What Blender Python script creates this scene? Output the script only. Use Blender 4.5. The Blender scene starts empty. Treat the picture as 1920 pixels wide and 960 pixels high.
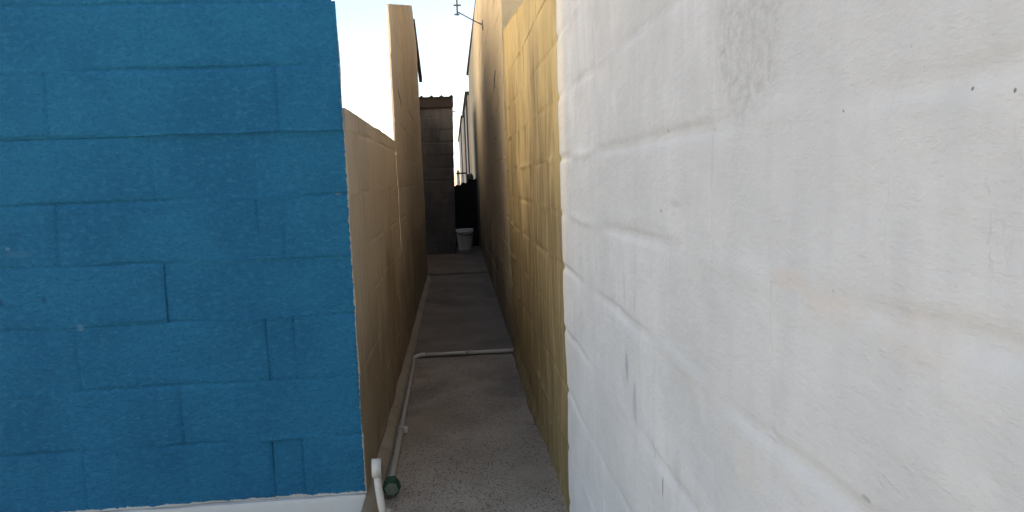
import bpy, bmesh, math, random
from mathutils import Vector, Matrix, noise
random.seed(7)
S = bpy.context.scene
R = math.radians
EYE = 1.2

# ------------------------------------------------------------ camera, sky, sun, exposure
cam = bpy.data.cameras.new('camera')
cam.sensor_width = 36.0; cam.lens = 36.0 * 1330 / 1920
cam.clip_start = 0.02; cam.clip_end = 3000
co = bpy.data.objects.new('camera', cam); S.collection.objects.link(co)
cr, cu, cb = Vector((.996, -.082, -.036)), Vector((.044, .106, .993)), None
cr.normalize(); cb = cr.cross(cu).normalized(); cu = cb.cross(cr).normalized()
co.matrix_world = Matrix(((cr.x, cu.x, cb.x, 0), (cr.y, cu.y, cb.y, 0), (cr.z, cu.z, cb.z, EYE), (0, 0, 0, 1)))
S.camera = co

SUN_EL, SUN_AZ = R(30), R(72)          # azimuth measured from +Y (down the passage) towards +X
w = bpy.data.worlds.new('World'); S.world = w; w.use_nodes = True
wn = w.node_tree; bg = wn.nodes['Background']
sk = wn.nodes.new('ShaderNodeTexSky'); sk.sky_type = 'NISHITA'; sk.sun_disc = False
sk.sun_elevation = SUN_EL; sk.sun_rotation = SUN_AZ
sk.air_density = 1.0; sk.dust_density = 0.3; sk.ozone_density = 2.5; sk.altitude = 50
wn.links.new(sk.outputs[0], bg.inputs[0]); bg.inputs[1].default_value = 0.085
sl = bpy.data.lights.new('sun', 'SUN'); sl.energy = 5.0; sl.angle = R(0.53); sl.color = (1, .95, .86)
so = bpy.data.objects.new('sun', sl); S.collection.objects.link(so)
sd = Vector((math.sin(SUN_AZ) * math.cos(SUN_EL), math.cos(SUN_AZ) * math.cos(SUN_EL), math.sin(SUN_EL)))
so.rotation_euler = sd.to_track_quat('Z', 'Y').to_euler(); so.location = (6, 4, 12)
V = S.view_settings
V.view_transform = 'Standard'; V.look = 'None'; V.gamma = 1; V.exposure = 2.1
V.use_curve_mapping = False
V.use_white_balance = True; V.white_balance_temperature = 8500; V.white_balance_tint = 18
S.cycles.max_bounces = 10; S.cycles.diffuse_bounces = 8

# ------------------------------------------------------------ material helpers
def lin(r, g, b):
    f = lambda c: c / 12.92 if c <= .04045 else ((c + .055) / 1.055) ** 2.4
    return (f(r / 255), f(g / 255), f(b / 255), 1)

class NT:
    def __init__(s, name, rough=.9):
        s.m = bpy.data.materials.new(name); s.m.use_nodes = True
        s.t = s.m.node_tree; s.b = s.t.nodes['Principled BSDF']
        s.b.inputs['Roughness'].default_value = rough
        s.b.inputs['Specular IOR Level'].default_value = .25
        s.pos = s.n('ShaderNodeNewGeometry').outputs['Position']
        s.sep = None
    def n(s, k, **kw):
        x = s.t.nodes.new(k)
        for a, v in kw.items(): setattr(x, a, v)
        return x
    def l(s, a, b): s.t.links.new(a, b)
    def put(s, sock, v):
        if hasattr(v, 'is_linked') or isinstance(v, bpy.types.NodeSocket): s.l(v, sock)
        else: sock.default_value = v
    def math(s, op, a, b=None, c=None):
        x = s.n('ShaderNodeMath', operation=op)
        s.put(x.inputs[0], a)
        if b is not None: s.put(x.inputs[1], b)
        if c is not None: s.put(x.inputs[2], c)
        return x.outputs[0]
    def scaled(s, sc):
        x = s.n('ShaderNodeVectorMath', operation='MULTIPLY'); s.l(s.pos, x.inputs[0]); x.inputs[1].default_value = sc
        return x.outputs[0]
    def noise(s, scale, sc=(1, 1, 1), detail=4, rough=.55, off=0):
        x = s.n('ShaderNodeTexNoise'); x.inputs['Scale'].default_value = scale
        x.inputs['Detail'].default_value = detail; x.inputs['Roughness'].default_value = rough
        v = s.scaled(sc)
        if off:
            a = s.n('ShaderNodeVectorMath', operation='ADD'); s.l(v, a.inputs[0]); a.inputs[1].default_value = (off, off * 1.7, off * .6); v = a.outputs[0]
        s.l(v, x.inputs['Vector']); return x.outputs['Fac']
    def voro(s, scale, feat='F1'):
        x = s.n('ShaderNodeTexVoronoi', feature=feat); x.inputs['Scale'].default_value = scale
        s.l(s.pos, x.inputs['Vector']); return x
    def ramp(s, fac, a, b, lo=0., hi=1.):
        x = s.n('ShaderNodeMapRange', interpolation_type='SMOOTHSTEP'); s.l(fac, x.inputs[0])
        x.inputs[1].default_value = a; x.inputs[2].default_value = b; x.inputs[3].default_value = lo; x.inputs[4].default_value = hi
        return x.outputs[0]
    def mix(s, fac, a, b, mode='MIX'):
        x = s.n('ShaderNodeMix', data_type='RGBA', blend_type=mode)
        s.put(x.inputs[0], fac); s.put(x.inputs[6], a); s.put(x.inputs[7], b); return x.outputs[2]
    def xyz(s):
        if not s.sep:
            s.sep = s.n('ShaderNodeSeparateXYZ'); s.l(s.pos, s.sep.inputs[0])
        return s.sep.outputs
    def spot(s, axis, u0, z0, ru, rz, wob=.35, wscale=60, soft=.5):
        """mask of one stain or painted-light patch: an uneven ellipse on a wall, axis 0 = x or 1 = y"""
        o = s.xyz()
        a = s.math('DIVIDE', s.math('SUBTRACT', o[axis], u0), ru)
        b = s.math('DIVIDE', s.math('SUBTRACT', o[2], z0), rz)
        d = s.math('SQRT', s.math('ADD', s.math('MULTIPLY', a, a), s.math('MULTIPLY', b, b)))
        n = s.noise(wscale, detail=3, off=u0 * 3 + z0)
        d = s.math('ADD', d, s.math('MULTIPLY', s.math('SUBTRACT', n, .5), wob * 3))
        return s.ramp(d, 1 - soft, 1 + soft * .6, 1, 0)
    def color(s, c): s.put(s.b.inputs['Base Color'], c); return s
    def bump(s, h, strength=.4, dist=.003, prev=None):
        x = s.n('ShaderNodeBump'); x.inputs['Strength'].default_value = strength; x.inputs['Distance'].default_value = dist
        s.l(h, x.inputs['Height'])
        if prev: s.l(prev, x.inputs['Normal'])
        s.l(x.outputs[0], s.b.inputs['Normal']); return x.outputs[0]

def plain(name, c, rough=.6, n=.12, scale=40, bump=.15):
    t = NT(name, rough); f = t.noise(scale)
    dk = tuple(v * (1 - n * 2) for v in c[:3]) + (1,)
    t.color(t.mix(f, dk, c)); t.bump(t.noise(scale * 4), bump, .002); return t.m

def mat_blue():
    t = NT('blue_paint', .62); t.b.inputs['Specular IOR Level'].default_value = .12
    a, b = (.001, .142, .265, 1), (.002, .172, .305, 1)
    c = t.mix(t.ramp(t.noise(3.2, detail=5), .35, .65), a, b)
    c = t.mix(t.ramp(t.noise(38, (1, 1, 1.6), 3), .48, .68, 0, .55), c, (.012, .215, .355, 1))
    c = t.mix(t.ramp(t.noise(90, (1, 1, 1.4), 3, off=4), .48, .70, 0, .55), c, (.002, .10, .21, 1))
    # chips and scuffs
    v = t.voro(5.5); chip = t.math('MULTIPLY', t.ramp(v.outputs['Distance'], .035, .06, 1, 0), t.ramp(t.noise(2.7, off=9), .62, .66))
    c = t.mix(t.math('MULTIPLY', chip, .15), c, (.10, .28, .42, 1))
    for (x, z, rx, rz, col, k) in [(-1.585, .835, .022, .02, (.008, .06, .15, 1), .8), (-1.66, .70, .05, .08, (.010, .075, .18, 1), .7),
                                   (-1.43, .84, .008, .008, (.008, .06, .15, 1), .7), (-1.53, 1.02, .008, .006, (.12, .33, .47, 1), .5),
                                   (-1.32, .735, .012, .012, (.2, .4, .5, 1), .35), (-1.5, 1.0, .05, .012, (.04, .19, .3, 1), .4)]:
        c = t.mix(t.math('MULTIPLY', t.spot(0, x, z, rx, rz), k), c, col)
    # brushed edge where the colour stops short of the corner and of the plinth
    o = t.xyz()
    e = t.math('ADD', o[0], t.math('MULTIPLY', t.math('SUBTRACT', t.noise(34, (0, 0, 1), 6, .7), .5), .028))
    c = t.mix(t.ramp(e, -.3755, -.3735), c, (.42, .37, .28, 1))
    e = t.math('ADD', o[2], t.math('MULTIPLY', t.math('SUBTRACT', t.noise(20, (1, 0, 0), 7, .75), .5), .045))
    c = t.mix(t.ramp(e, .070, .0725, 1, 0), c, (.60, .59, .55, 1))
    t.color(c)
    h = t.math('ADD', t.math('MULTIPLY', t.noise(70, (1, 1, 1.5), 5, .6), 1.0), t.math('MULTIPLY', t.noise(230, (1, 1, 1.4), 3), .5))
    t.bump(h, .9, .009); return t.m

def mat_white():
    t = NT('white_paint', .85)
    a, b = (.61, .615, .605, 1), (.73, .732, .72, 1)
    c = t.mix(t.ramp(t.noise(3.4, detail=6, rough=.62), .32, .68), a, b)
    c = t.mix(t.ramp(t.noise(9, (1, 2.2, .35), 4, off=3), .45, .7, 0, .6), c, (.62, .625, .63, 1))     # roller streaks
    c = t.mix(t.ramp(t.noise(5, (1, 1, 1), 5, off=6), .55, .72, 0, .5), c, (.80, .79, .76, 1))
    oi = t.n('ShaderNodeObjectInfo'); c = t.mix(t.math('MULTIPLY', oi.outputs['Random'], .45), c, (.63, .635, .63, 1))
    pm = t.spot(1, .815, 1.36, .100, .105, .12, 25, .35)                                  # bare, pitted block showing through
    c = t.mix(t.math('MULTIPLY', pm, t.ramp(t.noise(70, detail=5, rough=.7), .38, .66, .15, .8)), c, (.50, .50, .485, 1))
    for (y, z, ry, rz, col, k) in [
            (1.45, .795, .013, .032, (.40, .39, .43, 1), .75), (1.385, .735, .016, .045, (.43, .42, .46, 1), .65),
            (1.46, .965, .006, .035, (.47, .47, .48, 1), .5), (1.37, .945, .008, .03, (.52, .52, .53, 1), .45),
            (1.18, .645, .0035, .022, (.20, .20, .20, 1), .85), (1.245, .69, .004, .02, (.42, .42, .41, 1), .5), (1.10, .70, .02, .05, (.55, .555, .54, 1), .4),
            (.70, 1.085, .05, .012, (.69, .63, .57, 1), .5), (.62, 1.07, .06, .016, (.69, .62, .55, 1), .45),
            (.50, 1.065, .05, .025, (.69, .63, .57, 1), .4), (.82, .83, .05, .03, (.70, .65, .60, 1), .4),
            (.564, .912, .008, .003, (.35, .34, .34, 1), .6), (1.18, 1.135, .010, .004, (.40, .41, .40, 1), .6), (1.10, 1.15, .03, .006, (.55, .55, .55, 1), .5),
            (.414, 1.242, .0013, .0016, (.10, .10, .10, 1), .8), (.453, 1.248, .0013, .0014, (.12, .12, .12, 1), .8), (.608, 1.248, .0016, .0014, (.2, .2, .2, 1), .7),
            (1.143, 1.267, .003, .003, (.3, .3, .3, 1), .6), (2.30, .95, .03, .5, (.74, .70, .60, 1), .7), (2.27, 1.5, .06, .5, (.80, .75, .62, 1), .7)]:  # last two, cream strips: warm bounced light painted at the far edge
        c = t.mix(t.math('MULTIPLY', t.spot(1, y, z, ry, rz), k), c, col)
    sp = t.math('MULTIPLY', t.ramp(t.noise(110, detail=4, rough=.7, off=2), .66, .72), t.ramp(t.noise(7, off=8), .5, .62))
    c = t.mix(t.math('MULTIPLY', sp, .55), c, (.38, .38, .37, 1))
    # hairline drips and cracks
    wv = t.math('ABSOLUTE', t.math('SUBTRACT', t.noise(6, (1, 1.5, .5), 6, .6, off=11), .5))
    c = t.mix(t.math('MULTIPLY', t.ramp(wv, .0, .004, .30, 0), t.ramp(t.noise(4, off=14), .58, .68)), c, (.4, .4, .39, 1))
    t.color(c)
    h = t.math('ADD', t.noise(45, (1, 1, 2.2), 5, .62), t.math('MULTIPLY', t.noise(150, (1, 1, 1.8), 4, .65), .45))
    b1 = t.bump(t.noise(11, (1, .8, 1.6), 6, .62, off=17), .55, .010)
    t.bump(h, .42, .0038, b1); return t.m

def mat_wallpaint(name, a, b, streak, dirt, ax=1, k=1.0, low_tone=None):
    t = NT(name, .85)
    c = t.mix(t.ramp(t.noise(2.2, detail=5), .3, .7), a, b)
    if low_tone:      # ragged tone, darker towards the ground, with runs reaching up
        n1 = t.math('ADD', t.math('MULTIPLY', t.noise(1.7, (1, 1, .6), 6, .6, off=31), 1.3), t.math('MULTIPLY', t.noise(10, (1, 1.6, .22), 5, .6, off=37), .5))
        g = t.math('SUBTRACT', n1, t.math('MULTIPLY', t.xyz()[2], low_tone[1]))
        c = t.mix(t.ramp(g, low_tone[2], low_tone[2] + .45, 0, .9), c, low_tone[0])
    st = t.noise(8, (1, 1.8, .3), 4, .55, off=3) if ax == 1 else t.noise(8, (1.8, 1, .3), 4, .55, off=3)
    c = t.mix(t.ramp(st, .36, .74, 0, .5 * k), c, streak)
    c = t.mix(t.ramp(t.noise(6, (1, 1, .6), 5, .65, off=7), .52, .75, 0, .65 * k), c, dirt)
    v = t.voro(7); chip = t.math('MULTIPLY', t.ramp(v.outputs['Distance'], .03, .06, 1, 0), t.ramp(t.noise(3, off=9), .54, .58))
    c = t.mix(t.math('MULTIPLY', chip, .7), c, (.62, .58, .5, 1))
    t.color(c)
    h = t.math('ADD', t.noise(40, (1, 1, 1.2), 5, .6), t.math('MULTIPLY', t.noise(170, detail=3), .4))
    t.bump(h, .5, .005); return t.m

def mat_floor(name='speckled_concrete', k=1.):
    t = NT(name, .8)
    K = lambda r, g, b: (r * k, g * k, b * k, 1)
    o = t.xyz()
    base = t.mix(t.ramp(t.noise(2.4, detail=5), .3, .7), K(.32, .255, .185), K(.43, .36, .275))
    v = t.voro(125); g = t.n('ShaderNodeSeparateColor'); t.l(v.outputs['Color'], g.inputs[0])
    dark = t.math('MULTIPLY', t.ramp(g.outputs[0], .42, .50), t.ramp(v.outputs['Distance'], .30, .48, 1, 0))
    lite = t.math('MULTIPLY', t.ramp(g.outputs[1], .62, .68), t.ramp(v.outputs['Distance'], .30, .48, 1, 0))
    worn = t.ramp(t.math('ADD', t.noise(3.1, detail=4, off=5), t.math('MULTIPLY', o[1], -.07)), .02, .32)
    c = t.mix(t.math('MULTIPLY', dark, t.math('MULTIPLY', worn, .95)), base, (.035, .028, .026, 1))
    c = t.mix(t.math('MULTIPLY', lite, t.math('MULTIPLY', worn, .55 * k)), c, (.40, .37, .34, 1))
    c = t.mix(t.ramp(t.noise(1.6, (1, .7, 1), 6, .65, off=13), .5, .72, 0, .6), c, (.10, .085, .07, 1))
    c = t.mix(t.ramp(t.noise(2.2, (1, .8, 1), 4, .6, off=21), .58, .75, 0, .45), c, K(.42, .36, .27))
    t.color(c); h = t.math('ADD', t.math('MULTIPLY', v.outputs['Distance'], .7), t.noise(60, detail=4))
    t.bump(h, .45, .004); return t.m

def mat_sand():
    t = NT('sandy_ground', .95)
    t.color(t.mix(t.ramp(t.noise(.8, detail=6), .3, .7), (.26, .22, .17, 1), (.36, .31, .25, 1))); t.bump(t.noise(25), .5, .02); return t.m

M = dict(blue=mat_blue(), white=mat_white(), 
         gold=mat_wallpaint('ochre_paint', (.41, .305, .135, 1), (.49, .375, .18, 1), (.60, .48, .27, 1), (.27, .19, .085, 1), k=.65, low_tone=((.17, .125, .06, 1), .40, .12)),
         beige=mat_wallpaint('beige_paint', (.44, .36, .235, 1), (.50, .415, .275, 1), (.48, .41, .30, 1), (.29, .225, .14, 1), k=.6, low_tone=((.24, .19, .12, 1), .55, .45)),
         tan=mat_wallpaint('tan_paint', (.44, .375, .285, 1), (.49, .425, .33, 1), (.50, .455, .38, 1), (.34, .28, .20, 1), k=.7, low_tone=((.26, .20, .125, 1), .7, .2)),
         shed=mat_wallpaint('raw_block', (.075, .073, .071, 1), (.10, .098, .096, 1), (.12, .116, .114, 1), (.048, .046, .044, 1), ax=0),
         mortar=plain('mortar', (.30, .26, .19, 1), .95), haunch=mat_wallpaint('mortar_fillet', (.32, .265, .18, 1), (.38, .325, .23, 1), (.40, .36, .28, 1), (.20, .16, .105, 1)),
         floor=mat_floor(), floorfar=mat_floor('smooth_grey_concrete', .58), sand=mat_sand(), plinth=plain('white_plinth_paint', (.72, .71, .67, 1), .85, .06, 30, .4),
         pvc=plain('white_pipe_plastic', (.74, .69, .60, 1), .4, .10, 60, .05), pvcdirty=plain('dirty_pipe_plastic', (.55, .50, .42, 1), .5, .2, 30, .1),
         green=plain('green_plastic', (.010, .075, .038, 1), .5, .2, 30, .1), greygreen=plain('dusty_green_plastic', (.17, .20, .15, 1), .7, .25, 40, .2),
         black=plain('black_plastic', (.012, .012, .014, 1), .6), steel=plain('dull_steel', (.20, .20, .21, 1), .45),
         roof=plain('rusty_roof_sheet', (.060, .040, .038, 1), .7, .25, 18), bucket=plain('white_bucket_plastic', (.62, .65, .68, 1), .5, .08),
         hole=plain('dark_hole', (.02, .018, .016, 1), .9), pale=mat_wallpaint('pale_plaster', (.40, .35, .30, 1), (.48, .43, .38, 1), (.5, .45, .4, 1), (.34, .27, .2, 1)),
         cream=plain('cream_paint', (.77, .755, .715, 1), .85, .05, 6), brown=plain('brown_timber', (.030, .023, .022, 1), .8), concrete=plain('grey_concrete', (.24, .235, .23, 1), .9, .2, 25, .4))

# ------------------------------------------------------------ object helpers
C = S.collection
def obj(name, me, mat, parent=None):
    o = bpy.data.objects.new(name, me); C.objects.link(o)
    if mat is not None and not me.materials: me.materials.append(mat)
    if parent: o.parent = parent; o.matrix_parent_inverse = parent.matrix_world.inverted()
    return o
def tag(o, label=None, cat=None, group=None, kind=None):
    for k, v in (('label', label), ('category', cat), ('group', group), ('kind', kind)):
        if v: o[k] = v
    return o
def thing(name, loc, label, cat, group=None):
    o = bpy.data.objects.new(name, None); C.objects.link(o); o.location = loc; o.empty_display_size = .1
    o.matrix_world = Matrix.Translation(loc)
    return tag(o, label, cat, group)
def mesh_bm(name, bm, smooth=False):
    bmesh.ops.recalc_face_normals(bm, faces=bm.faces)
    me = bpy.data.meshes.new(name); bm.to_mesh(me); bm.free()
    if smooth:
        for p in me.polygons: p.use_smooth = True
    return me
def box_bm(bm, x0, x1, y0, y1, z0, z1, bev=0, seg=2):
    r = bmesh.ops.create_cube(bm, size=1)
    for v in r['verts']:
        v.co = ((x0 + x1) / 2 + v.co.x * (x1 - x0), (y0 + y1) / 2 + v.co.y * (y1 - y0), (z0 + z1) / 2 + v.co.z * (z1 - z0))
    if bev:
        es = set(e for v in r['verts'] for e in v.link_edges)
        bmesh.ops.bevel(bm, geom=list(es), offset=bev, segments=seg, affect='EDGES')
def box(name, mat, parent, *a, bev=0):
    bm = bmesh.new(); box_bm(bm, *a, bev=bev); return obj(name, mesh_bm(name, bm), mat, parent)
def tube_bm(bm, pts, rad, seg=14, caps=True):
    pts = [Vector(p) for p in pts]; rads = rad if isinstance(rad, (list, tuple)) else [rad] * len(pts)
    rings = []; up = None
    for i, p in enumerate(pts):
        d = (pts[min(i + 1, len(pts) - 1)] - pts[max(i - 1, 0)]).normalized()
        if up is None:
            up = d.orthogonal().normalized()
        up = (up - d * up.dot(d)).normalized(); sd_ = d.cross(up)
        rings.append([bm.verts.new(p + (up * math.cos(k * 2 * math.pi / seg) + sd_ * math.sin(k * 2 * math.pi / seg)) * rads[i]) for k in range(seg)])
    for a, b in zip(rings, rings[1:]):
        for k in range(seg):
            f = bm.faces.new((a[k], a[(k + 1) % seg], b[(k + 1) % seg], b[k])); f.smooth = True
    if caps:
        bm.faces.new(rings[0][::-1]); bm.faces.new(rings[-1])
def tube(name, mat, parent, pts, rad, seg=14):
    bm = bmesh.new(); tube_bm(bm, pts, rad, seg); return obj(name, mesh_bm(name, bm), mat, parent)
def bezier_corner(a, c, b, n=6):
    a, b, c = Vector(a), Vector(b), Vector(c)
    return [(a * (1 - t) ** 2 + c * 2 * t * (1 - t) + b * t * t) for t in [i / n for i in range(n + 1)]]

# ------------------------------------------------------------ block walls: every block is a piece of one uneven painted face
def nz(x, y, z=0): return noise.noise(Vector((x, y, z)))
def axis_pts(L, w, cell):
    e = [0, w * .5, w, w * 1.6, w * 2.6, w * 4.5]
    if L < w * 11: return [0, L * .08, L * .2, L * .5, L * .8, L * .92, L]
    inner = max(1, int((L - 9 * w) / cell)); a, b = e[-1], L - e[-1]
    return e + [a + (b - a) * i / inner for i in range(1, inner)] + [L - v for v in reversed(e)]

class Wall:
    """frame(s, d, z) -> point; s along the wall, d proud of its face, z up"""
    def __init__(s, root, frame, mat, thick, w=.004, depth=.003, proud=.0015, relief=.0018, cell=.03, vdepth=.6, seed=0, wander=.003, ridge=0., floor_=.12):
        s.__dict__.update(locals()); s.rnd = random.Random(seed + 5)
    def block(s, s0, s1, z0, z1, top=None, bot=None, off=None, mat=None, jit=True, name='block', skew=0., splay=0., ends=(0, 0)):
        L, H = s1 - s0, z1 - z0
        us, vs = axis_pts(L, s.w, s.cell), axis_pts(H, s.w, s.cell)
        pr = s.rnd.uniform(-s.proud, s.proud) if off is None else off
        bm = bmesh.new(); grid = []
        cs, cz = (s0 + s1) / 2, (z0 + z1) / 2
        org = Vector(s.frame(cs, 0, cz))
        tl = s.rnd.uniform(-1, 1) * s.proud * .8; tz = s.rnd.uniform(-1, 1) * s.proud * .8
        back = []
        for v in vs:
            row = []; brow = []
            for u in us:
                S_, Z_ = s0 + u, z0 + v
                fz, fs = v / H, u / L
                sa = s0 + nz(z0 * 7 + fz * 1.3, s0 * 29, s.seed + 3) * s.wander + ends[0] * fz
                sb = s1 + nz(z0 * 7 + fz * 1.3, s1 * 29, s.seed + 3) * s.wander + ends[1] * fz
                ss = sa + (sb - sa) * fs
                zb = z0 + nz(ss * 6, z0 * 31, s.seed) * s.wander; zt = z1 + nz(ss * 6, z1 * 31, s.seed) * s.wander
                if top: zt = min(zt, top(ss))
                zz = zb + (zt - zb) * fz
                d = nz(ss * 3.1, zz * 3.1, s.seed + 11) * s.relief * 1.6 + nz(ss * 14, zz * 14, s.seed + 17) * s.relief * .5
                d += pr + tl * (fs - .5) + tz * (fz - .5)
                du, dv = max(0, min(u, L - u) - s.w * .5), max(0, min(v, H - v) - s.w * .5)
                kv = nz(ss * 2.3, (z0 if v < H / 2 else z1) * 9.7, s.seed + 23)
                ku = nz((s0 if u < L / 2 else s1) * 9.7, zz * 4.3, s.seed + 29)
                gv = s.depth * max(s.floor_, .55 + kv * 1.8) - s.ridge * max(0, -kv) * s.depth * 5
                gu = s.depth * s.vdepth * max(.05, .6 + ku * 1.5)
                d -= gv * math.exp(-(dv / s.w) ** 2) + gu * math.exp(-(du / s.w) ** 2)
                row.append(bm.verts.new(Vector(s.frame(ss, d, zz)) - org))
                brow.append((ss, zz))
            grid.append(row); back.append(brow)
        nu, nv = len(us), len(vs)
        out = Vector(s.frame(cs, 1, cz)) - org
        flip = (grid[0][1].co - grid[0][0].co).cross(grid[1][0].co - grid[0][0].co).dot(out) < 0
        for j in range(nv - 1):
            for i in range(nu - 1):
                q = (grid[j][i], grid[j][i + 1], grid[j + 1][i + 1], grid[j + 1][i])
                f = bm.faces.new(q[::-1] if flip else q); f.smooth = True
        ring = [(0, i) for i in range(nu)] + [(j, nu - 1) for j in range(1, nv)] + [(nv - 1, i) for i in range(nu - 2, -1, -1)] + [(j, 0) for j in range(nv - 2, 0, -1)]
        bk = []; rim = [bm.verts.new(grid[j][i].co) for (j, i) in ring]; shell = []
        for (j, i) in ring:
            ss, zz = back[j][i]
            if skew: ss = min(ss, s1 - skew)
            if splay: ss = max(ss, s0 + splay)
            bk.append(bm.verts.new(Vector(s.frame(ss, -s.thick, zz)) - org))
        for k in range(len(ring)):
            k2 = (k + 1) % len(ring)
            shell.append(bm.faces.new((rim[k], rim[k2], bk[k2], bk[k])))
        shell.append(bm.faces.new(bk[::-1]))
        bmesh.ops.recalc_face_normals(bm, faces=shell)
        me = bpy.data.meshes.new(name); bm.to_mesh(me); bm.free()
        o = obj(name, me, mat or s.mat)
        o.location = org; o.parent = s.root; o.matrix_parent_inverse = s.root.matrix_world.inverted()
        return o

# ------------------------------------------------------------ ground and passage floor
bm = bmesh.new()
for a in ((-900, -900), (900, -900), (900, 900), (-900, 900)): bm.verts.new((a[0], a[1], -.06))
bm.faces.new(bm.verts); tag(obj('ground', mesh_bm('ground', bm), M['sand']), 'sandy ground around the passage', kind='structure')
fl = obj('alley_floor', (lambda b: (box_bm(b, -1.4, .47, -.4, 20, -.2, -.008), mesh_bm('alley_floor', b))[1])(bmesh.new()), M['concrete'])
tag(fl, 'concrete floor of the narrow passage', kind='structure')
def slab(y0, y1, z, x0=-.385, x1=.46):
    bm = bmesh.new(); nx, ny = 16, max(4, int((y1 - y0) / .06)); g = []
    for j in range(ny + 1):
        y = y0 + (y1 - y0) * j / ny
        e = .0035 if j in (0, ny) else 0
        g.append([bm.verts.new((x0 + (x1 - x0) * i / nx, y + (nz(i * .4, y0) * .006 if j in (0, ny) else 0), z - e + nz(i * .25, y * 1.5, 2) * (.004 if y0 < 4 else .0012))) for i in range(nx + 1)])
    for j in range(ny):
        for i in range(nx):
            f = bm.faces.new((g[j][i], g[j][i + 1], g[j + 1][i + 1], g[j + 1][i])); f.smooth = True
    lo = [[bm.verts.new((v.co.x, v.co.y, z - .05)) for v in (g[j] if j in (0, ny) else [])] for j in range(ny + 1)]
    for j in (0, ny):
        for i in range(nx): bm.faces.new((g[j][i], g[j][i + 1], lo[j][i + 1], lo[j][i]))
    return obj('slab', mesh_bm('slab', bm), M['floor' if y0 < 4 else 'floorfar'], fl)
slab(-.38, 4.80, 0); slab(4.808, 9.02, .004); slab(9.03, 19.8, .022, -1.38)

# ------------------------------------------------------------ blue block wall facing the camera
YB = 2.55
blue = thing('blue_block_wall', (-1.2, YB, 0), 'bright blue painted block wall facing the camera, with a white band at its foot', 'wall')
BW = Wall(blue, lambda s, d, z: (s, YB - d, z), M['blue'], .11, w=.0050, depth=.0050, proud=.0026, relief=.0030, cell=.026, vdepth=.75, seed=1, wander=.0045, ridge=.25)
zr = [.063, .287, .507, .737, .949, 1.163, 1.389, 1.609, 1.822, 2.03]
cols = {0: [-.37, -.589, -.70, -1.356, -2.03, -2.7], 1: [-.37, -1.004, -1.66, -2.33, -2.7], 2: [-.37, -.588, -.69, -1.34, -2.0, -2.7], 3: [-.37, -1.023, -1.68, -2.35, -2.7],
        4: [-.37, -.60, -.687, -1.365, -2.03, -2.7], 5: [-.37, -1.03, -1.69, -2.36, -2.7], 6: [-.37, -.597, -1.354, -2.03, -2.7], 7: [-.37, -1.025, -1.7, -2.37, -2.7], 8: [-.388, -.70, -1.37, -2.04, -2.7]}
edge = [.0, .002, .0, .001, -.001, .0, .002, .003, 0]
for r in range(9):
    cc = cols[r]
    for k in range(len(cc) - 1):
        b_, a_ = cc[k] + (edge[r] * -1 if k == 0 else 0), cc[k + 1]
        off = .0035 if (r, k) in ((4, 0), (4, 1), (6, 0), (6, 1)) else (-.003 if (r, k) in ((3, 0), (5, 0), (5, 1)) else None)
        if (r, k) in ((0, 1), (2, 1)): off = -.0045
        BW.block(a_, b_, zr[r], zr[r + 1], off=off, skew=.0175 if k == 0 else 0, ends=(0, -.003 if r == 7 and k == 0 else 0))
BW2 = Wall(blue, lambda s, d, z: (s, YB - .012 - d, z), M['plinth'], .10, w=.006, depth=.002, proud=.001, relief=.004, cell=.02, seed=2, wander=.006)
for a_, b_ in ((-.88, -.374), (-1.7, -.88), (-2.7, -1.7)):
    BW2.block(a_, b_, -.15, .0605, name='plinth_band')
box('mortar_core', M['mortar'], blue, -2.7, -.40, YB + .012, YB + .10, -.15, 2.02)

# ------------------------------------------------------------ left side: low tan wall, then the tall tan wall
low = thing('low_tan_wall', (-.42, 4.2, 0), 'low tan painted block wall running back from the blue wall, sky above its ragged top', 'wall')
XL = -.37
LWf = lambda s, d, z: (XL + d, s, z)
LW = Wall(low, LWf, M['tan'], .085, w=.006, depth=.0026, proud=.0008, relief=.0035, cell=.045, vdepth=.5, seed=3, ridge=.6)
zl = [-.1, .07, .287, .507, .737, .949, 1.163, 1.40]
def ltop(y): return 1.470 + .012 * math.sin((y - 2.5) * 1.6) + nz(y * 9, 4.4) * .014 + abs(nz(y * 2.2, 8)) * .01
Y0 = 2.572
for r in range(8):
    y = Y0; k = 0
    z0 = zl[r]; z1 = zl[r + 1] if r < 7 else 99
    st = .39 if r % 2 else .20
    while y < 4.8:
        ye = min(y + st, 4.8)
        if 4.8 - ye < .1: ye = 4.8
        if r == 7:
            h = 1.462 + random.uniform(-.004, .006)
            LW.block(y + .002, ye - .002, z0, 1.47, top=lambda s, y=y, ye=ye, h=h: ltop(s) - .014 * max(0, 1 - min(s - y, ye - s) / .03) ** 2)
        else: LW.block(y, ye, z0, z1)
        y = ye; st = .39
box('mortar_core', M['mortar'], low, XL - .08, XL - .015, Y0 + .02, 4.78, -.1, 1.42)

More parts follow.
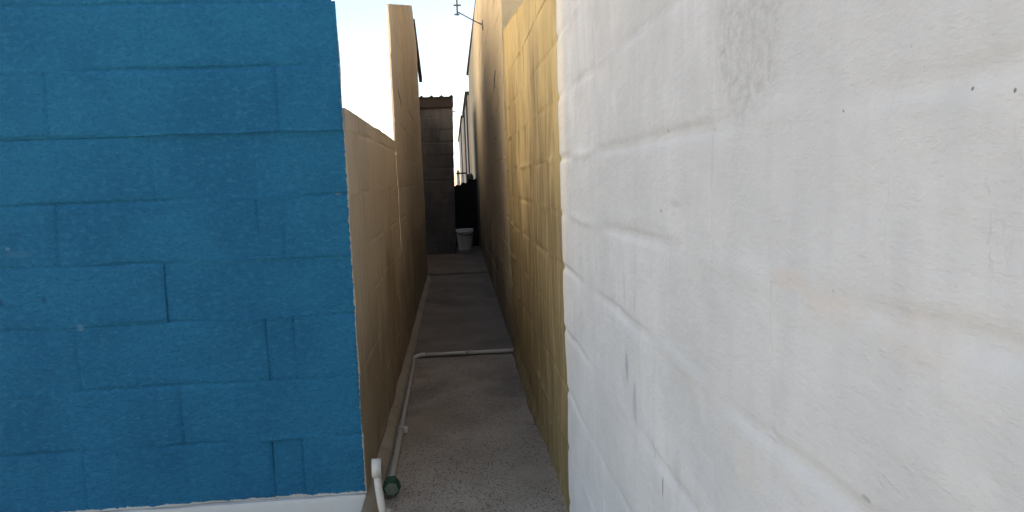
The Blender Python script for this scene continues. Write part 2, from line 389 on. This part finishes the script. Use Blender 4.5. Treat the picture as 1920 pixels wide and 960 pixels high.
tall = thing('tall_tan_wall', (-.43, 7.4, 0), 'tall weathered tan wall with sloping top at the end of the low tan wall', 'wall')
TW = Wall(tall, LWf, M['tan'], .032, w=.006, depth=.0026, proud=.0008, relief=.0035, cell=.06, vdepth=.5, seed=4, ridge=.6)
TY0 = 4.8
def ttop(y): return (2.352 + (y - TY0) * .2335 if y < 8.1 else 3.12 - (y - 8.1) * .33) + nz(y * 5, 2) * .006
zt = [-.1, .07, .287, .507, .737, .949, 1.163, 1.389, 1.609, 1.822, 2.03, 2.24, 2.45, 2.66, 2.87, 3.08, 3.29]
for r in range(16):
    y = TY0; st = .39 if r % 2 else .20
    while y < 8.88:
        ye = min(y + st, 8.9)
        if 8.9 - ye < .12: ye = 8.9
        if y < 8.1 < ye and r > 12: ye = 8.1
        hi = max(ttop(y), ttop(ye)); lo = min(ttop(y), ttop(ye))
        if hi > zt[r] + .03:
            if lo > zt[r] + .01: TW.block(y, ye, zt[r], zt[r + 1], top=ttop, splay=.25 if y < TY0 + .01 else (.05 if y < TY0 + .21 else 0))
            else:                                              # wedge piece under the slope
                if y < 8.1: ys = TY0 + (zt[r] + .01 - 2.352) / .2335; TW.block(max(y, ys), ye, zt[r], zt[r + 1], top=lambda s: max(ttop(s), zt[r] + .004))
                else: ys = 8.1 + (3.11 - zt[r]) / .33; TW.block(y, min(ye, ys), zt[r], zt[r + 1], top=lambda s: max(ttop(s), zt[r] + .004))
        y = ye; st = .39
bm = bmesh.new()
vs = [bm.verts.new(p) for p in [(-.4005, TY0 + .3, -.1), (-.4005, 8.88, -.1), (-.4005, 8.88, 2.8), (-.4005, 8.1, 3.08), (-.4005, TY0 + .3, 2.40)]]
f = bm.faces.new(vs); e = bmesh.ops.extrude_face_region(bm, geom=[f])
bmesh.ops.translate(bm, verts=[v for v in e['geom'] if isinstance(v, bmesh.types.BMVert)], vec=(.017, 0, 0))
obj('mortar_core', mesh_bm('mortar_core', bm), M['mortar'], tall)
box('unseen_shade_wall', M['tan'], tall, -.62, -.55, 8.4, 11.3, -.1, 2.42)  # both walls added out of view to keep light off the shed
box('unseen_shade_wall', M['tan'], tall, -.55, -.436, 8.82, 8.89, -.1, 2.6)
# sheet overhang at the back slope
bm = bmesh.new()
pr = [(8.45, 3.055), (9.86, 2.60), (9.86, 2.53), (8.45, 2.975)]
a = [bm.verts.new((-.40, y, z)) for y, z in pr]; b = [bm.verts.new((-.358, y, z)) for y, z in pr]
bm.faces.new(a); bm.faces.new(b[::-1])
for i in range(4): bm.faces.new((a[i], a[(i + 1) % 4], b[(i + 1) % 4], b[i]))
obj('barge_board', mesh_bm('barge_board', bm), M['brown'], tall)
def crack(parent, pts, rad=.003):
    tube('crack', M['hole'], parent, pts, [rad * .4] + [rad] * (len(pts) - 2) + [rad * .3], 6)

# mortar fillet along the foot of the left walls
def fillet(name, label, x_wall, y0, y1, wd, h, sign, seed):
    bm = bmesh.new(); n = int((y1 - y0) / .05); g = []
    for j in range(n + 1):
        y = y0 + (y1 - y0) * j / n
        k = 1 + nz(y * 2.2, seed) * .22 + nz(y * 9, seed + 4) * .1
        xw = x_wall(y)
        hh = h(y) * (1 + nz(y * 3, seed + 8) * .15); ww = wd(y) * k
        prof = [(0, hh), (ww * .25, hh * .86), (ww * .6, hh * .56), (ww * .88, hh * .34), (ww, hh * .06), (ww * 1.02, -.02), (0, -.02)]
        g.append([bm.verts.new((xw + sign * p[0], y, p[1])) for p in prof])
    for a, b in zip(g, g[1:]):
        for i in range(6):
            f = bm.faces.new((a[i], a[i + 1], b[i + 1], b[i])); f.smooth = i < 4
    bm.faces.new(g[0]); bm.faces.new(g[-1][::-1])
    return tag(obj(name, mesh_bm(name, bm), M['haunch' if sign > 0 else 'gold']), label, kind='structure')
fillet('mortar_ledge', 'tan mortar ledge along the foot of the left walls', lambda y: XL - .006, 2.32, 8.85, lambda y: .050, lambda y: .050, 1, 1)

# added house, hidden by the blue wall, bounces sun onto the ochre wall
nb = thing('added_bounce_house', (-3.2, 6.5, 0), 'added cream house, unseen behind the blue wall, bouncing sunlight onto the ochre wall', 'house')
box('wall', M['cream'], nb, -4.8, -1.75, 3.0, 11.2, -.06, 4.60)
box('roof', M['roof'], nb, -4.95, -1.66, 2.9, 11.3, 4.602, 4.66, bev=.01)

# ------------------------------------------------------------ right side: white wall, ochre wall, beige house
XR = lambda y: .34 + .0062 * y
RWf = lambda s, d, z: (XR(s) - d, s, z)
white = thing('white_block_wall', (.42, .8, 0), 'large white painted block wall close by on the right', 'wall')
WW = Wall(white, RWf, M['white'], .13, w=.008, depth=.0040, proud=.0007, relief=.0030, cell=.022, vdepth=.45, seed=6, wander=.006, ridge=.35, floor_=.15)
zw = [-.1, .068, .265, .47, .685, .897, 1.078, 1.258, 1.457, 1.647, 1.84, 2.03]
for r in range(11):
    y = 2.352
    st = .37 if r % 2 == 0 else .57
    cuts = [2.352]
    if r == 7: cuts += [1.98, 1.74, 1.34, .92, .70, .30, -.1, -.39]
    elif r % 2: cuts += [1.95, 1.55, 1.15, .75, .35, -.05, -.39]
    else: cuts += [2.14, 1.74, 1.34, .94, .54, .14, -.26, -.39]
    for k in range(len(cuts) - 1):
        if cuts[k] < -.3 and r < 2: continue
        WW.block(cuts[k + 1], cuts[k], zw[r], zw[r + 1], off=0)
box('mortar_core', M['mortar'], white, .375, .46, -.38, 2.34, -.1, 2.0)

gold = thing('ochre_block_wall', (.43, 3.6, 0), 'streaky ochre painted block wall between the white wall and the beige house', 'wall')
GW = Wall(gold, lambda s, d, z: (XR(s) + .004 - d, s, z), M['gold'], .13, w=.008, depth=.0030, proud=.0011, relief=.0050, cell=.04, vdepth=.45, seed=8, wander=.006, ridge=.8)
def gtop(y): return 1.90 + .128 * (y - 2.36) + nz(y * 6, 1) * .006 if y < 3.2 else 2.00 + .108 * (y - 3.2) + nz(y * 6, 1) * .006
zg = zw[:-1] + [2.3]
for r in range(11):
    cuts = [2.354] + ([2.55] if r % 2 == 0 else [2.75])
    while cuts[-1] < 4.9:
        cuts.append(min(4.9, cuts[-1] + .40))
        if 4.9 - cuts[-1] < .1: cuts[-1] = 4.9
    for a_, b_ in zip(cuts, cuts[1:]):
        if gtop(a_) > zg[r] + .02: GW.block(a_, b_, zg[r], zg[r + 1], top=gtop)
box('mortar_core', M['mortar'], gold, .388, .48, 2.36, 4.89, -.1, 1.86)

house = thing('beige_house', (.6, 10, 0), 'tall beige house wall beyond the ochre wall, going dark down the passage', 'house')
HW = Wall(house, RWf, M['beige'], .10, w=.006, depth=.0028, proud=.0018, relief=.0035, cell=.07, vdepth=.6, seed=9, ridge=.6)
zh = [-.1 + .2055 * i for i in range(18)] + [3.55]
for r in range(18):
    cuts = [4.905] + ([5.3] if r % 2 == 0 else [5.1])
    while cuts[-1] < 9.3: cuts.append(cuts[-1] + .40)
    cuts[-1] = 9.3
    for a_, b_ in zip(cuts, cuts[1:]): HW.block(a_, b_, zh[r], zh[r + 1])
HF = Wall(house, lambda s, d, z: (s, 4.905 - d, z), M['beige'], .10, w=.006, depth=.0028, proud=.0018, relief=.003, cell=.06, seed=10)
for r in range(9, 15):
    xs = [.374, .60, 1.0] if r % 2 else [.374, .80, 1.0]
    for a_, b_ in zip(xs, xs[1:]): HF.block(a_, b_, zh[r], zh[r + 1])
# rest of the house body: plain walls behind, and the far stretch of the side wall
bm = bmesh.new()
n = 40; rows = []
for j in range(n + 1):
    y = 9.302 + (16.4 - 9.302) * j / n
    rows.append([bm.verts.new((XR(y) - nz(y * 3, zz * 3, 5) * .006, y, zz)) for zz in [-.1 + 3.65 * i / 16 for i in range(17)]])
for a, b in zip(rows, rows[1:]):
    for i in range(16):
        f = bm.faces.new((a[i], a[i + 1], b[i + 1], b[i])); f.smooth = True
obj('side_wall', mesh_bm('side_wall', bm), M['beige'], house)
box('house_core', M['beige'], house, .50, 4.6, 5.02, 16.39, -.1, 3.53)
box('back_wall', M['beige'], house, .447, .53, 16.36, 16.41, -.1, 3.549)
box('roof', M['roof'], house, .40, 4.8, 4.95, 16.5, 3.552, 3.60)

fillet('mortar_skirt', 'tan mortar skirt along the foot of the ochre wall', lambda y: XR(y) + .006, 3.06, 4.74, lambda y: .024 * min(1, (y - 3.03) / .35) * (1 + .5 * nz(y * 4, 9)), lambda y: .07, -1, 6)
crack(house, [(XR(5.75) - .004, 5.75, 2.055), (XR(5.9) - .005, 5.9, 2.01), (XR(6.15) - .004, 6.15, 1.92)])
crack(tall, [(XL + .004, 5.2, 1.86), (XL + .005, 5.35, 1.82), (XL + .004, 5.5, 1.76)], .0025)

# ------------------------------------------------------------ shed at the end
YS = 11.4
shed = thing('block_shed', (-.6, YS, 0), 'dark unpainted block shed with a corrugated roof closing the passage end', 'shed')
SW = Wall(shed, lambda s, d, z: (s, YS - d, z), M['shed'], .14, w=.008, depth=.007, proud=.004, relief=.003, cell=.07, vdepth=.9, seed=12)
zs = [.0 + .2 * i for i in range(12)] + [2.46]
for r in range(12):
    xe = .0 + .045 * max(0, (zs[r] - .3) / 2.1)
    cuts = [xe] + ([-.20] if r % 2 else [-.39])
    while cuts[-1] > -.80: cuts.append(max(-.80, cuts[-1] - .39))
    if cuts[-2] - cuts[-1] < .1: cuts.pop(-2)
    for a_, b_ in zip(cuts, cuts[1:]): SW.block(b_, a_, zs[r], zs[r + 1])
box('side_wall', M['shed'], shed, -.13, -.012, YS + .145, YS + 2.4, 0, 2.44)
box('mortar_core', M['mortar'], shed, -.60, -.02, YS + .03, YS + .13, 0, 2.42)
bm = bmesh.new(); n = 90; A = []; B = []; pitch = .155
for i in range(n + 1):
    x = -.86 + .915 * i / n
    ph = ((x + .36) / pitch) % 1
    hgt = .028 * max(0, 1 - abs(ph - .5) / .22)
    A.append((x, hgt))
for (yy, dz) in ((YS - .09, 0), (YS + 2.5, .12)):
    B.append([bm.verts.new((x, yy, 2.50 + h + dz)) for x, h in A] )
    B.append([bm.verts.new((x, yy, 2.494 + h + dz)) for x, h in A])
for i in range(n):
    bm.faces.new((B[0][i], B[0][i + 1], B[2][i + 1], B[2][i])); bm.faces.new((B[1][i + 1], B[1][i], B[3][i], B[3][i + 1]))
    bm.faces.new((B[0][i + 1], B[0][i], B[1][i], B[1][i + 1]))
obj('roof_sheet', mesh_bm('roof_sheet', bm), M['roof'], shed)
box('fascia', M['brown'], shed, -.82, .052, YS - .045, YS - .016, 2.34, 2.492, bev=.004)
tube('roof_nail', M['steel'], shed, [(.02, YS - .03, 2.28), (.085, YS - .03, 2.27)], .008, 6)

# things in the gap beside the shed
brick = thing('concrete_brick', (.13, 11.33, .02), 'grey concrete brick under the white bucket at the passage end', 'brick')
box('brick_body', M['concrete'], brick, .03, .25, 11.27, 11.40, .022, .085, bev=.006)
bk = thing('white_bucket', (.145, 11.36, .086), 'dull white plastic bucket standing in the gap beside the dark shed', 'bucket')
bm = bmesh.new(); seg = 28; prof = [(.108, 0), (.112, .004), (.136, .285), (.142, .287), (.142, .300), (.138, .302), (.138, .318), (.142, .32), (.142, .332), (.134, .334), (.130, .32), (.106, .01), (0, .008)]
rg = []
for (r_, z_) in prof:
    rg.append([bm.verts.new((.145 + r_ * math.cos(2 * math.pi * k / seg), 11.36 + r_ * math.sin(2 * math.pi * k / seg), .086 + z_)) for k in range(seg)] if r_ else [bm.verts.new((.145, 11.36, .086 + z_))])
for a, b in zip(rg, rg[1:]):
    for k in range(seg):
        k2 = (k + 1) % seg
        f = bm.faces.new((a[k], a[k2], b[k2], b[k]) if len(b) > 1 else (a[k], a[k2], b[0])); f.smooth = True
bm.faces.new(rg[0][::-1]); obj('bucket_body', mesh_bm('bucket_body', bm), M['bucket'], bk)
hp = []
for i in range(15):
    a = math.pi * i / 14
    hp.append((.145 - .146 * math.cos(a), 11.36 - .148 * math.sin(a) * .75 - .05 * math.sin(a), .386 - .085 * math.sin(a) * (.35 + .65 * i / 14)))
tube('handle', M['black'], bk, hp, .006, 8)
board = thing('dark_board', (.2, 12.6, 0), 'near black board blocking the gap behind the white bucket', 'board')
bm = bmesh.new(); top = [(0, 1.08), (.06, 1.12), (.11, 1.10), (.16, 1.16), (.22, 1.14), (.28, 1.22), (.34, 1.19), (.41, 1.22)]
fr = [bm.verts.new((x, 12.6, z)) for x, z in [(0, .023), (.41, .023)] + top[::-1]]; f = bm.faces.new(fr)
e = bmesh.ops.extrude_face_region(bm, geom=[f]); bmesh.ops.translate(bm, verts=[v for v in e['geom'] if isinstance(v, bmesh.types.BMVert)], vec=(0, .03, 0))
obj('board_panel', mesh_bm('board_panel', bm), M['black'], board)
for z in (.35, .8): box('batten', M['black'], board, .01, .40, 12.575, 12.598, z, z + .06, bev=.003)
sheet = thing('metal_sheet', (.33, 13.2, 0), 'small bent grey sheet leaning behind the near black board in the far gap', 'sheet')
bm = bmesh.new(); g = [[bm.verts.new((.25 + .12 * i / 4 + .01 * math.sin(i * 1.9), 13.2 + .02 * math.sin(i * 2.1) + .10 * j, .023 + 1.27 * j / 2 + (.03 * math.sin(i * 2.7) if j == 2 else 0))) for i in range(5)] for j in range(3)]
for j in range(2):
    for i in range(4): bm.faces.new((g[j][i], g[j][i + 1], g[j + 1][i + 1], g[j + 1][i]))
o = obj('sheet_panel', mesh_bm('sheet_panel', bm), M['steel'], sheet); md = o.modifiers.new('thickness', 'SOLIDIFY'); md.thickness = .004
post = thing('pale_post', (.13, 16.2, 0), 'thin pale post with a crossbar in the bright gap beyond the shed', 'post')
box('upright', M['pale'], post, .085, .15, 16.2, 16.26, -.06, 1.42, bev=.006)
box('crossbar', M['brown'], post, .07, .30, 16.16, 16.195, 1.33, 1.365, bev=.004)

# far houses on the right of the passage
def far_house(y0, y1, x, zt, mat, label, posts):
    h = thing('far_house', (x + 1, (y0 + y1) / 2, 0), label, 'house', 'houses far down the passage')
    box('wall', mat, h, x, x + 5, y0, y1, -.06, zt)
    box('roof', M['roof'], h, x - .06, x + 5.1, y0 - .12, y1 + .1, zt + .002, zt + .07, bev=.01)
    for y in posts: box('downpipe', M['shed'], h, x - .04, x - .002, y, y + .12, -.06, zt - .01, bev=.01)
    return h
far_house(17.6, 23, .43, 3.25, M['pale'], 'pale plastered house side just past the beige house, in the bright gap', [17.9, 21.5])
far_house(24.5, 40, .40, 3.3, M['pale'], 'farthest pale house glimpsed at the end of the passage', [28])

# ------------------------------------------------------------ aerial bracket on the beige house
ant = thing('tv_aerial', (XR(7.86), 7.86, 2.85), 'thin grey aerial mast on an arm fixed to the beige house, against the sky', 'aerial')
tip = (.135, 7.86, 2.985)
tube('arm', M['steel'], ant, [(XR(7.86) + .01, 7.86, 2.845), (.30, 7.86, 2.893), tip], .0065, 8)
tube('mast', M['steel'], ant, [(tip[0] - .012, 7.85, tip[2] - .035), (tip[0] - .018, 7.85, tip[2] + 1.3)], .009, 10)
box('clamp', M['steel'], ant, tip[0] - .05, tip[0] + .03, 7.835, 7.865, tip[2] + .065, tip[2] + .078, bev=.002)
box('clamp', M['steel'], ant, tip[0] - .045, tip[0] + .01, 7.835, 7.865, tip[2] - .03, tip[2] - .018, bev=.002)
box('wall_plate', M['steel'], ant, XR(7.86) - .008, XR(7.86) + .004, 7.82, 7.90, 2.80, 2.89, bev=.002)

# ------------------------------------------------------------ pipes on the floor
cd = thing('floor_conduit', (-.31, 3.6, 0), 'thin white plastic pipe along the left ledge, then straight across the passage floor', 'pipe')
r0 = .0125
tube('pipe_run', M['pvcdirty'], cd, [(-.294, 2.64, .045), (-.298, 2.85, .03), (-.300, 3.0, .024), (-.303, 3.36, .02), (-.307, 4.0, .018), (-.312, 4.70, .016)], r0)
tube('elbow', M['pvc'], cd, bezier_corner((-.312, 4.695, .016), (-.313, 4.80, .016), (-.245, 4.803, .017), 8), .0145)
tube('pipe_run', M['pvc'], cd, [(-.25, 4.803, .017), (.02, 4.80, .017), (.05, 4.80, .017)], .0115)
tube('coupling', M['pvcdirty'], cd, [(.03, 4.799, .017), (.085, 4.797, .017)], .0145)
tube('pipe_run', M['pvc'], cd, [(.07, 4.798, .017), (.36, 4.785, .019)], .0115)
tube('coupling', M['pvcdirty'], cd, [(-.3025, 3.30, .02), (-.303, 3.37, .02)], .0165)
box('pipe_clip', M['pvc'], cd, -.31, -.272, 3.325, 3.345, .002, .03, bev=.003)

gc = thing('green_cap', (-.285, 2.66, 0), 'dusty green plastic cap on the end of the thin white pipe', 'cap')
bm = bmesh.new(); ax = Vector((.10, -1, -.16)).normalized(); c0 = Vector((-.291, 2.665, .050))
u_ = ax.orthogonal().normalized(); v_ = ax.cross(u_)
rg = []
for (t_, r_) in [(0, .022), (.004, .031), (.045, .036), (.052, .034), (.052, .029), (.03, .026)]:
    rg.append([bm.verts.new(c0 + ax * t_ + (u_ * math.cos(k * math.pi / 3 + .3) + v_ * math.sin(k * math.pi / 3 + .3)) * r_) for k in range(6)])
for a, b in zip(rg, rg[1:]):
    for k in range(6): bm.faces.new((a[k], a[(k + 1) % 6], b[(k + 1) % 6], b[k]))
bm.faces.new(rg[0][::-1]); bm.faces.new(rg[-1])
o = obj('cap_shell', mesh_bm('cap_shell', bm), M['green'], gc)
tube('front_disc', M['greygreen'], gc, [c0 + ax * .034, c0 + ax * .056], [.0285, .027], 6)

dp = thing('drain_fitting', (-.345, 2.45, 0), 'white plastic drain pipe with round open end beside the blue wall corner', 'pipe')
tube('round_end', M['pvc'], dp, [(-.334, 2.458, .193), (-.301, 2.461, .192)], .033, 24)
tube('end_hole', M['hole'], dp, [(-.3012, 2.461, .192), (-.2990, 2.4613, .192)], .022, 20)
tube('standpipe', M['pvc'], dp, [(-.318, 2.462, .175), (-.314, 2.455, .12), (-.306, 2.445, .06), (-.299, 2.44, .012)], .0135)
tube('elbow', M['pvcdirty'], dp, bezier_corner((-.301, 2.44, .03), (-.297, 2.438, .004), (-.280, 2.455, .040), 6), .0135)
